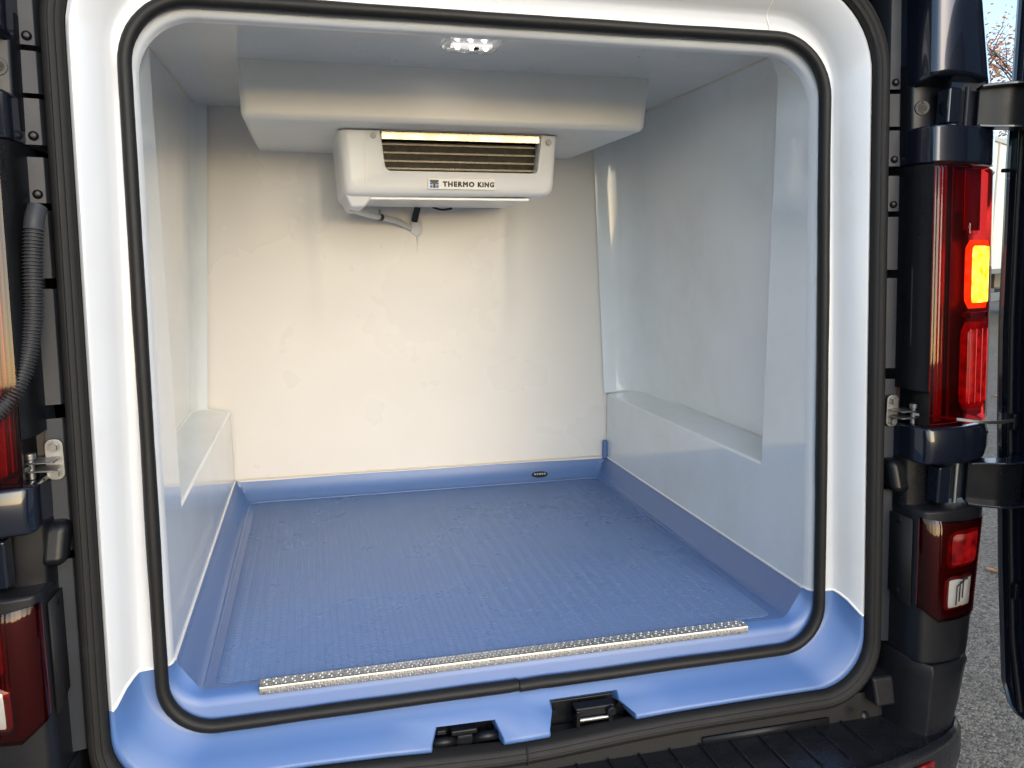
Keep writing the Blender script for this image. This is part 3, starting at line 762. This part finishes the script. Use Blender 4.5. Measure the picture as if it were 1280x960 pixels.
for i in range(-10, 11):
    x = .022+i*.0585
    bm = bmesh.new(); y0 = -.026; y1 = bump_edge(x)+.030
    v0 = [(x-.0022, BZ), (x-.0012, BZ+.0042), (x+.0012, BZ+.0042), (x+.0022, BZ)]
    rows = [[Vector((a+(y-y0)*-.02, y, z-(.0048 if y == y1 else .0002))) for a, z in v0] for y in (y0, y1+.006, y1)]
    quadstrip(bm, rows); fin('step_rib', bm, BUMPERM, bumper, smooth=50)
for s in (1, -1):
    bm = bmesh.new(); rows = []
    for z in (BZ-.045, BZ-.018):
        rows.append([Vector((s*x, bump_edge(x)-.0185, z)) for x in (.60, .64, .68, .71)])
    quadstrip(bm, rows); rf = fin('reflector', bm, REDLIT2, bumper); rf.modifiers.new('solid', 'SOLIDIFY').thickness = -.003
    # bumper corner rising to the lower trim
    P = [(.700, -.02), (.706, -.06), (.716, -.083), (.742, -.104), (.79, -.100), (.83, -.090), (.862, -.070), (.885, -.04), (.895, .02), (.90, .12)]
    bm = bmesh.new(); rings = []
    for z, g_ in ((.40, .0), (.455, .0), (.50, .002), (.555, .004), (.572, .006), (.584, .002)):
        rings.append([Vector((s*(x+g_*max(0, (x-.7)/.15)+dxz(z)*max(0, (x-.694)/.2)), yr(z, r-g_), z+(.012*max(0, (.75-x)/.05) if z > .5 else 0))) for x, r in P]+[Vector((s*.70, .1, z))])
    R_ = quadstrip(bm, rings, True); bm.faces.new(R_[0]); bm.faces.new(R_[-1]); fin('bumper_corner', bm, TRIM, van, bevel=.003)
    # rubber buffer
    bm = bmesh.new(); box(bm, .664, .714, -.052, -.005, .487, .541, f=lambda p: Vector((s*(p.x-(.004 if p.z > .52 else 0)), p.y+(.012 if p.z > .52 else 0), p.z))); fin('rubber_buffer', bm, TRIM, van, bevel=.006, seg=3)
    screw(s, .635, -.055, .478, bumper, (0, -.9, .4), .006, BLACKPL)
    bm = bmesh.new(); quadstrip(bm, [[Vector((s*x, y, z)) for x in (.0, .25, .5, .70)] for y, z in ((-.016, .500), (-.020, .478), (-.024, .456), (-.026, .44))])
    fin('sill_trim', bm, RUBBER2, van, smooth=30)
    bm = bmesh.new(); quadstrip(bm, [[Vector((s*x, -.0285, z)) for x in (.32, .58)] for z in (.450, .466)]); o = fin('threshold_plate', bm, TRIM, van); o.modifiers.new('solid', 'SOLIDIFY').thickness = .004

# ---- door latch strikers in the sill pockets
lt = bpy.data.objects.new('lower_latch', None); C.objects.link(lt); lt.parent = van
mkbox('base_plate', (-.168, -.050, .026, .032, .496, .530), BLACKPL, lt, .002)
bm = bmesh.new(); tube(bm, [(-.110, .020, .512), (-.110, .004, .510), (-.110, .004, .510), (-.110, .012, .510)], .012, 18, rfun=lambda i: (.0165, .0145, .009, .008)[i], up=Vector((1, 0, 0))); fin('socket', bm, TRIM, lt, smooth=40)
mkcyl('socket_hole', (-.110, .0105, .510), (-.110, .0075, .510), .0078, DARK, lt)
for sx_, w_ in ((-.148, .021), (-.073, .021)):
    bm = bmesh.new(); tube(bm, catmull([(sx_-w_, .014, .503), (sx_-w_*.6, .004, .513), (sx_, .000, .516), (sx_+w_*.6, .004, .513), (sx_+w_, .014, .507)], 4), .0085, 10); fin('guide_hump', bm, BLACKPL, lt, smooth=80)
mkbox('top_clip', (-.134, -.088, .002, .022, .521, .531), BLACKPL, lt, .003)
mkbox('clip_tooth', (-.124, -.098, -.003, .006, .517, .524), TRIM, lt, .002)
mkbox('clip_tooth', (-.158, -.142, .004, .018, .526, .534), TRIM, lt, .002)
st_ = bpy.data.objects.new('latch_striker', None); C.objects.link(st_); st_.parent = van
mkbox('base_plate', (.036, .190, .026, .032, .494, .546), BLACKPL, st_, .002)
mkbox('shelf', (.036, .192, -.016, .022, .494, .504), BLACKPL, st_, .003)
mkbox('striker_block', (.086, .158, -.004, .020, .526, .543), TRIM, st_, .003)
for x in (.090, .150): mkbox('striker_arm', (x-.004, x+.004, -.008, .020, .508, .540), BLACKPL, st_, .002)
mkcyl('striker_bar', (.090, -.002, .520), (.150, -.002, .520), .0042, STEEL, st_)
mkcyl('striker_bolt', (.150, -.004, .534), (.150, -.014, .534), .009, BLACKPL, st_, bevel=.002)
mkbox('wear_plate', (.100, .146, -.017, -.010, .5042, .5056), STEEL, st_, .0005)
for x in (.052, .176): mkcyl('screw', (x, .017, .530), (x, .014, .530), .006, BLACKPL, st_)

# ---- cable conduit on the left pillar, running out to the left door
P = catmull([(-.690, -.002, 1.397), (-.694, -.012, 1.372), (-.698, -.018, 1.32), (-.702, -.024, 1.25), (-.712, -.034, 1.19), (-.730, -.048, 1.145), (-.756, -.062, 1.118), (-.80, -.075, 1.095), (-.86, -.06, 1.085), (-.925, -.05, 1.085)], 5)
Pd = []
for a, b in zip(P, P[1:]):
    k = max(1, round((b-a).length/.00115)); Pd += [a.lerp(b, j/k) for j in range(k)]
bm = bmesh.new(); tube(bm, Pd, .0125, 12, rfun=lambda i: .0125 if i < 28 else .0118+.0014*(1 if i % 4 < 2 else -1)); fin('cable_conduit', bm, rubbery('conduit_grey', (.035, .037, .042), .45), van, smooth=60)

# ================================================================== EVAPORATOR
ev = tag(empty('evaporator_unit', (0, .85, 1.62)), 'white refrigeration evaporator under the ceiling housing, dark finned grille, black lettered badge', 'evaporator')
ev_inv = Matrix.Translation((0, -.85, -1.62))
def P_(o, parent=ev, root=ev):                 # parent keeping world place
    o.parent = parent
    if parent is root: o.matrix_parent_inverse = ev_inv
    return o
def upath(pts_, rads, k=5):
    out = []
    pts_ = [Vector((x, 0, z)) for x, z in pts_]
    for i, p in enumerate(pts_):
        r = rads[i]
        if r == 0: out.append(p); continue
        a = (pts_[i-1]-p).normalized(); b = (pts_[i+1]-p).normalized()
        ang = a.angle(b); d = r/math.tan(ang/2); s0 = p+a*d; s1 = p+b*d
        for j in range(k+1):
            t = j/k; out.append((1-t)**2*s0+2*t*(1-t)*p+t*t*s1)
    return out
def evring(po, y, dx=0, dz=0): return [Vector((p.x+(-dx if p.x < 0 else dx), y, p.z-dz if i not in (0, len(po)-1) else p.z)) for i, p in enumerate(po)]
inner = upath([(-.163, 1.617), (-.153, 1.528), (.211, 1.528), (.221, 1.617)], [0, .014, .014, 0])
outer = upath([(-.258, 1.617), (-.250, 1.470), (.256, 1.474), (.266, 1.617)], [0, .022, .030, 0])
bm = bmesh.new()
quadstrip(bm, [evring(inner, .735), evring(inner, .694), evring(inner, .6895, .0015, .0015), evring(inner, .6885, .004, .004), evring(inner, .690, .006, .006),
               evring(outer, .692, -.022, -.022), evring(outer, .695, -.012, -.010), evring(outer, .702, -.004, -.003), evring(outer, .714, 0, 0), evring(outer, .80, .002, .001), evring(outer, 1.02, .003, .003)])
case = P_(fin('casing', bm, CASE, smooth=35))
bm = bmesh.new(); quadstrip(bm, [[Vector((-.255, .72, 1.6185)), Vector((.263, .72, 1.6185))], [Vector((-.255, 1.02, 1.6185)), Vector((.263, 1.02, 1.6185))]]); P_(fin('top_plate', bm, CASE))
bm = bmesh.new(); box(bm, -.250, -.176, .712, 1.00, 1.446, 1.482, f=lambda p: Vector((p.x+(.016 if p.z < 1.46 and p.x < -.2 else 0)-(.026 if p.z < 1.46 and p.x > -.2 else 0), p.y+(.012 if p.z < 1.46 and p.y < .8 else 0), p.z))); P_(fin('drain_spout', bm, CASE, bevel=.006, seg=3))
P_(mkbox('lower_lip', (-.19, .20, .722, .99, 1.4635, 1.4705), CASE, None, .002))
P_(mkbox('coil_back', (-.175, .235, .760, .766, 1.51, 1.618), DARK, None, 0))
P_(mkbox('air_plate', (-.1605, .2190, .6955, .7000, 1.5985, 1.6165), BRIGHT, None, .001))
P_(mkbox('top_rail', (-.166, .224, .690, .745, 1.6175, 1.6195), GREYP, None, .0005))
for z in (1.5905, 1.5715, 1.5525, 1.5355):
    bm = bmesh.new()
    for i in range(96):
        x = -.158+i*.0039; box(bm, x, x+.0018, .716, .724, z-.0022, z+.0022)
    cb_ = P_(fin('coil_row', bm, FINL, smooth=0))
    t_ = mkcyl('coil_tube', (-.16, .7225, z), (.218, .7225, z), .0016, FINL, None); t_.parent = cb_
bm = bmesh.new()
for i in range(128):
    x = -.158+i*.00294; box(bm, x, x+.0007, .726, .757, 1.53, 1.5985)
o = P_(fin('coil_fins', bm, FIN, smooth=0)); o['kind'] = 'stuff'
for x, z in ((-.180, 1.605), (.240, 1.601)):
    bm = bmesh.new(); tube(bm, [(x, .692, z), (x, .6862, z), (x, .6850, z)], .006, 16, rfun=lambda i: (.0068, .0068, .0055)[i], up=Vector((1, 0, 0))); P_(fin('screw_cap', bm, GREYP, smooth=40))
# mould line on the left of the front
P_(mkbox('mould_line', (-.2005, -.199, .6885, .6935, 1.49, 1.612), CASE, None, .0004))
# badge with lettering
bd = P_(mkbox('badge', (-.056, .106, .6875, .6905, 1.4865, 1.5115), BADGE, None, .001))
def text_mesh(body, size, bold, name, material, x0, x1, z0, z1, y, parent):
    cu = bpy.data.curves.new(name+'_text', 'FONT'); cu.body = body; cu.size = size; cu.bevel_depth = bold; cu.bevel_resolution = 0; cu.space_character = 1.22; cu.extrude = .0002; cu.resolution_u = 3
    t = bpy.data.objects.new(name+'_tmp', cu); C.objects.link(t); bpy.context.view_layer.update()
    me = bpy.data.meshes.new_from_object(t.evaluated_get(bpy.context.evaluated_depsgraph_get()))
    bpy.data.objects.remove(t); bpy.data.curves.remove(cu)
    X = [v.co.x for v in me.vertices]; Y = [v.co.y for v in me.vertices]
    for v in me.vertices:
        x = x0+(v.co.x-min(X))/(max(X)-min(X))*(x1-x0); z = z0+(v.co.y-min(Y))/(max(Y)-min(Y))*(z1-z0); v.co = Vector((x, y-v.co.z, z))
    me.name = name; me.materials.clear(); me.materials.append(material)
    o = bpy.data.objects.new(name, me); C.objects.link(o); o.parent = parent; return o
text_mesh('THERMO', .02, .0012, 'lettering', INK, -.021, .0555, 1.4925, 1.5052, .6871, bd)
text_mesh('KING', .02, .0012, 'lettering', INK, .0632, .1035, 1.4925, 1.5052, .6871, bd)
def flat(name, boxes, material, parent, y):
    bm = bmesh.new()
    for x0, x1, z0, z1 in boxes: box(bm, x0, x1, y, y+.0006, z0, z1)
    o = fin(name, bm, material, None, smooth=0); o.parent = parent; return o
# emblem: black T between two blue blocks
ex, ez = -.0515, 1.4895
flat('emblem_blue', [(ex, ex+.0065, ez, ez+.0062), (ex+.0145, ex+.021, ez, ez+.0062), (ex, ex+.0065, ez+.0075, ez+.0125), (ex+.0145, ex+.021, ez+.0075, ez+.0125)], INKB, bd, .6869)
flat('emblem_black', [(ex, ex+.021, ez+.0135, ez+.0185), (ex+.0075, ex+.0135, ez, ez+.0135), (ex+.003, ex+.0075, ez+.0095, ez+.0135), (ex+.0135, ex+.018, ez+.0095, ez+.0135)], INK, bd, .6867)
# drain hose, clamp, cable and sealed hole in the bulkhead
hp = catmull([(-.228, .86, 1.452), (-.205, .93, 1.448), (-.150, 1.03, 1.440), (-.092, 1.10, 1.432), (-.050, 1.145, 1.416), (-.03, 1.165, 1.405)], 6)
bm = bmesh.new(); tube(bm, hp, .0085, 12); hose = P_(fin('drain_hose', bm, HOSE, smooth=80))
c_ = hp[13]; t_ = (hp[14]-hp[12]).normalized()
bm = bmesh.new(); tube(bm, [c_-t_*.007, c_+t_*.007], .0102, 14); cl = fin('hose_clamp', bm, INK, None); cl.parent = hose; cl.matrix_parent_inverse = Matrix.Identity(4)
bm = bmesh.new(); tube(bm, [c_+Vector((0, -.004, .009)), c_+Vector((0, -.006, .020))], .004, 10); o = fin('clamp_screw', bm, STEEL, None); o.parent = hose
bm = bmesh.new(); tube(bm, [(-.026, 1.10, 1.50), (-.027, 1.11, 1.47), (-.034, 1.135, 1.432)], .0095, 8, squash=.6); P_(fin('cable', bm, INK, smooth=60))
bm = bmesh.new(); bmesh.ops.create_icosphere(bm, subdivisions=4, radius=.025)
for v in bm.verts:
    d = 1+.14*noise.noise(v.co*55); v.co = Vector((v.co.x*.82*d-.026, v.co.y*.65*d+1.155, v.co.z*1.02*d+1.416))
P_(fin('sealant_lump', bm, SILIC, smooth=180))
bm = bmesh.new(); tube(bm, [(-.024, 1.1545, 1.395), (-.0235, 1.1555, 1.37), (-.024, 1.156, 1.345)], .0035, 8, rfun=lambda i: (.004, .0016, .0006)[i]); P_(fin('sealant_drip', bm, SILIC, smooth=80))
bm = bmesh.new()
for a, b in (((.0, 1.0, 1.464), (.055, 1.01, 1.462)),): tube(bm, catmull([a, ((a[0]+b[0])/2, 1.005, 1.458), b], 5), .003, 8)
P_(fin('cable_tail', bm, INK, smooth=60))

# ================================================================== INTERIOR LAMP
lm = tag(empty('interior_lamp', (-.012, .365, CZ)), 'small rectangular clear LED lamp, lit, on the white ceiling', 'lamp')
lm_inv = Matrix.Translation((.012, -.365, -CZ))
def L_(o): o.parent = lm; o.matrix_parent_inverse = lm_inv; return o
LZ = CZ
LX0, LX1, LY0, LY1 = -.068, .046, .315, .405
bm = bmesh.new()
r0 = rrect(LX0, LX1, LY0, LY1, .014, LZ+.001); r1 = rrect(LX0, LX1, LY0, LY1, .014, LZ-.004); r2 = rrect(LX0+.005, LX1-.005, LY0+.005, LY1-.005, .012, LZ-.010); r3 = rrect(LX0+.014, LX1-.014, LY0+.012, LY1-.018, .008, LZ-.0165)
R_ = quadstrip(bm, [r0, r1, r2, r3], True); bm.faces.new(R_[3]); L_(fin('lens', bm, CLEAR, smooth=30))
bm = bmesh.new(); ra = rrect(LX0+.003, LX1-.003, LY0+.003, LY1-.003, .012, LZ-.0005); rb_ = rrect(LX0+.010, LX1-.010, LY0+.010, LY1-.012, .010, LZ-.0035)
R_ = quadstrip(bm, [ra, rb_], True); bm.faces.new(R_[1]); L_(fin('base', bm, CHROME, smooth=40))
mk = mkbox('circuit_board', (LX0+.018, LX1-.016, LY0+.045, LY1-.018, LZ-.0075, LZ-.004), LEDP, None, .001); L_(mk)
for i in range(3):
    x = LX0+.030+i*.028
    bm = bmesh.new(); tube(bm, [(x, .372, LZ-.0076), (x, .372, LZ-.0120)], .005, 12, rfun=lambda i: (.005, .004)[i], up=Vector((1, 0, 0))); L_(fin('led', bm, LED, smooth=60))
L_(mkcyl('lamp_switch', (-.008, .338, LZ-.0165), (-.008, .338, LZ-.0205), .0055, BLACKPL, None, bevel=.001))
al = bpy.data.lights.new('interior_lamp_light', 'AREA'); al.energy = .10; al.shape = 'RECTANGLE'; al.size = .09; al.size_y = .075; al.color = (1, .80, .58)
ao = bpy.data.objects.new('interior_lamp_light', al); C.objects.link(ao); ao.location = (-.012, .372, LZ-.020); ao.parent = lm; ao.matrix_parent_inverse = lm_inv

# ================================================================== BACKGROUND
# parked lorry
TR = empty('box_lorry', (12.07, 12.83, 0)); tag(TR, 'cream box lorry parked across the asphalt beyond the tail lamp', 'lorry')
TR.rotation_euler[2] = math.radians(30)
LB = mat('lorry_cream', (.72, .68, .58), .45); n = N(LB); n.l(n.mix(n.ramp(n.noise(1.5, 5, .6), [(.4, (0, 0, 0)), (.8, (.5,)*3)]), (.74, .70, .60), (.55, .50, .42)), n.b.inputs['Base Color'])
mkbox('box_body', (-3.4, 2.2, -1.2, 1.2, 1.0, 3.45), LB, TR, .05)
for x in (-3.0, -1.9, -.8, .3, 1.4): mkbox('body_post', (x-.03, x+.03, -1.225, -1.19, 1.02, 3.42), GREYP, TR, .006)
mkbox('side_rail', (-3.4, 2.2, -1.24, -1.20, .98, 1.08), STEEL, TR, .01)
mkbox('top_rail', (-3.4, 2.2, -1.24, -1.20, 3.36, 3.45), GREYP, TR, .01)
mkbox('chassis', (-3.3, 4.2, -.45, .45, .62, .98), DARK, TR, .02)
mkbox('side_guard', (-2.2, 1.8, -1.18, -1.12, .45, .62), STEEL, TR, .01)
bm = bmesh.new(); box(bm, 2.35, 4.4, -1.1, 1.1, .6, 2.9, f=lambda p: Vector((p.x-(.35 if p.x > 3 and p.z > 2 else 0), p.y, p.z))); cab = fin('cab', bm, LB, TR, bevel=.08, seg=3)
mkbox('side_window', (2.9, 3.8, -1.115, -1.08, 1.85, 2.55), BLACKPL, TR, .02)
mkbox('rear_bumper', (-3.5, -3.38, -1.15, 1.15, .5, .66), STEEL, TR, .01)
for y in (-.95, .95): mkbox('rear_light', (-3.53, -3.49, y-.14, y+.14, .70, .82), REDB, TR, .01)
for x in (-2.4, 3.5):
    for y in (-.98, .98):
        wheel = bpy.data.objects.new('wheel', None); C.objects.link(wheel); wheel.parent = TR
        bm = bmesh.new(); tube(bm, [(x, y-.13, .46), (x, y-.12, .46), (x, y+.12, .46), (x, y+.13, .46)], .46, 28, rfun=lambda i: (.42, .46, .46, .42)[i], up=Vector((1, 0, 0))); o = fin('tyre', bm, RUBBER, wheel, smooth=40)
        bm = bmesh.new(); tube(bm, [(x, y-.135, .46), (x, y+.135, .46)], .25, 20, up=Vector((1, 0, 0))); fin('rim', bm, STEEL, wheel, smooth=40)
bm = bmesh.new(); tube(bm, catmull([(1.9, -1.26, 3.3), (1.2, -1.27, 2.2), (.6, -1.26, 1.05)], 6), .015, 6); fin('load_strap', bm, mat('strap', (.35, .28, .18), .8), TR)

# autumn tree
tree = tag(empty('autumn_tree', (19.5, 18.5, 0)), 'bare-branched tree with sparse russet leaves far behind the right tail lamp', 'tree')
BARK = mat('bark', (.09, .065, .05), .9); N(BARK).bump(N(BARK).noise(20, 4), .5, .02)
rnd = random.Random(3)
trunk_bm = bmesh.new(); tips = []
def branch(p, d, L, r, depth):
    P = [p]; q = p.copy(); dd = d.copy()
    for k in range(4):
        dd = (dd+Vector((rnd.uniform(-.22, .22), rnd.uniform(-.22, .22), rnd.uniform(-.05, .16)))).normalized(); q = q+dd*L/4; P.append(q.copy())
    tube(trunk_bm, P, r, 7, rfun=lambda i: r*(1-.14*i), up=Vector((.3, .9, .2)))
    if depth >= 2:
        for k in range(1, 5): tips.append(P[k].copy())
    if depth == 4: return
    for k in range(3 if depth else 6):
        a = rnd.uniform(0, 6.283); i = rnd.choice((2, 3, 4)); up_ = rnd.uniform(.15, .8)
        nd = (dd*.55+Vector((math.cos(a), math.sin(a), 0))*.75+Vector((0, 0, up_*.6))).normalized()
        branch(P[i], nd, L*rnd.uniform(.55, .75), r*.5, depth+1)
branch(Vector((0, 0, -.05)), Vector((0, 0, 1)), 3.6, .22, 0)
trunk = fin('trunk', trunk_bm, BARK, tree, smooth=60)
LEAFM = mat('russet_leaves', (.35, .13, .06), .6); n = N(LEAFM)
oi = n.n('NewGeometry'); n.l(n.ramp(oi.outputs['Random Per Island'], [(0, (.30, .10, .045)), (.5, (.42, .17, .06)), (1, (.50, .27, .10))]), n.b.inputs['Base Color'])
bm = bmesh.new()
for t in tips:
    for k in range(9):
        c_ = t+Vector((rnd.gauss(0, .28), rnd.gauss(0, .28), rnd.gauss(0, .22))); a = Vector((rnd.gauss(0, 1), rnd.gauss(0, 1), rnd.gauss(0, 1))).normalized(); b = a.orthogonal().normalized(); L = rnd.uniform(.05, .085)
        q = [c_-a*L, c_+b*L*.5+a*.01, c_+a*L, c_-b*L*.5]; bm.faces.new([bm.verts.new(x) for x in q])
fin('crown', bm, LEAFM, tree, smooth=0)

# fallen leaves on the asphalt
FALL = mat('fallen_leaf', (.42, .17, .05), .6); n = N(FALL); n.l(n.ramp(n.noise(30, 3), [(.3, (.28, .10, .03)), (.7, (.55, .27, .08))]), n.b.inputs['Base Color'])
spots = [(3.73, 3.18, .06, 'broad orange leaf lying flat on the asphalt behind the check strap', .4), (4.90, 4.00, .05, 'small russet leaf on the asphalt level with the red lamp window', 1.2),
         (5.95, 4.95, .06, 'curled brown leaf on the asphalt below the lit red window', 2.3), (8.6, 7.6, .07, 'far orange leaf on the asphalt just in front of the lorry', .1), (4.25, 3.62, .045, 'little tan leaf on the asphalt above the check strap', 2.9),
         (2.42, 1.42, .035, 'tiny dry leaf on the asphalt near the lower tail lamp', 1.9)]
for x, y, sz, lab, a in spots:
    bm = bmesh.new(); rows = []
    for i in range(7):
        t = i/6; wd = math.sin(math.pi*min(1, t*.96+.04))**.8*.42*(1+.25*(-1)**i); row = []
        for j in (-1, -.5, 0, .5, 1): row.append(Vector(((t-.5)*2*sz, j*wd*sz, .006+.25*sz*(abs(j)**2*.5+(t-.5)**2*.8))))
        rows.append(row)
    quadstrip(bm, rows); tube(bm, [(-sz, 0, .008+.05*sz), (-sz*1.35, .1*sz, .006), (-sz*1.6, .12*sz, .006)], .0016, 5)
    o = fin('fallen_leaf', bm, FALL, None, smooth=60); o.location = (x, y, 0); o.rotation_euler[2] = a
    tag(o, lab, 'leaf', 'fallen leaves on the asphalt')
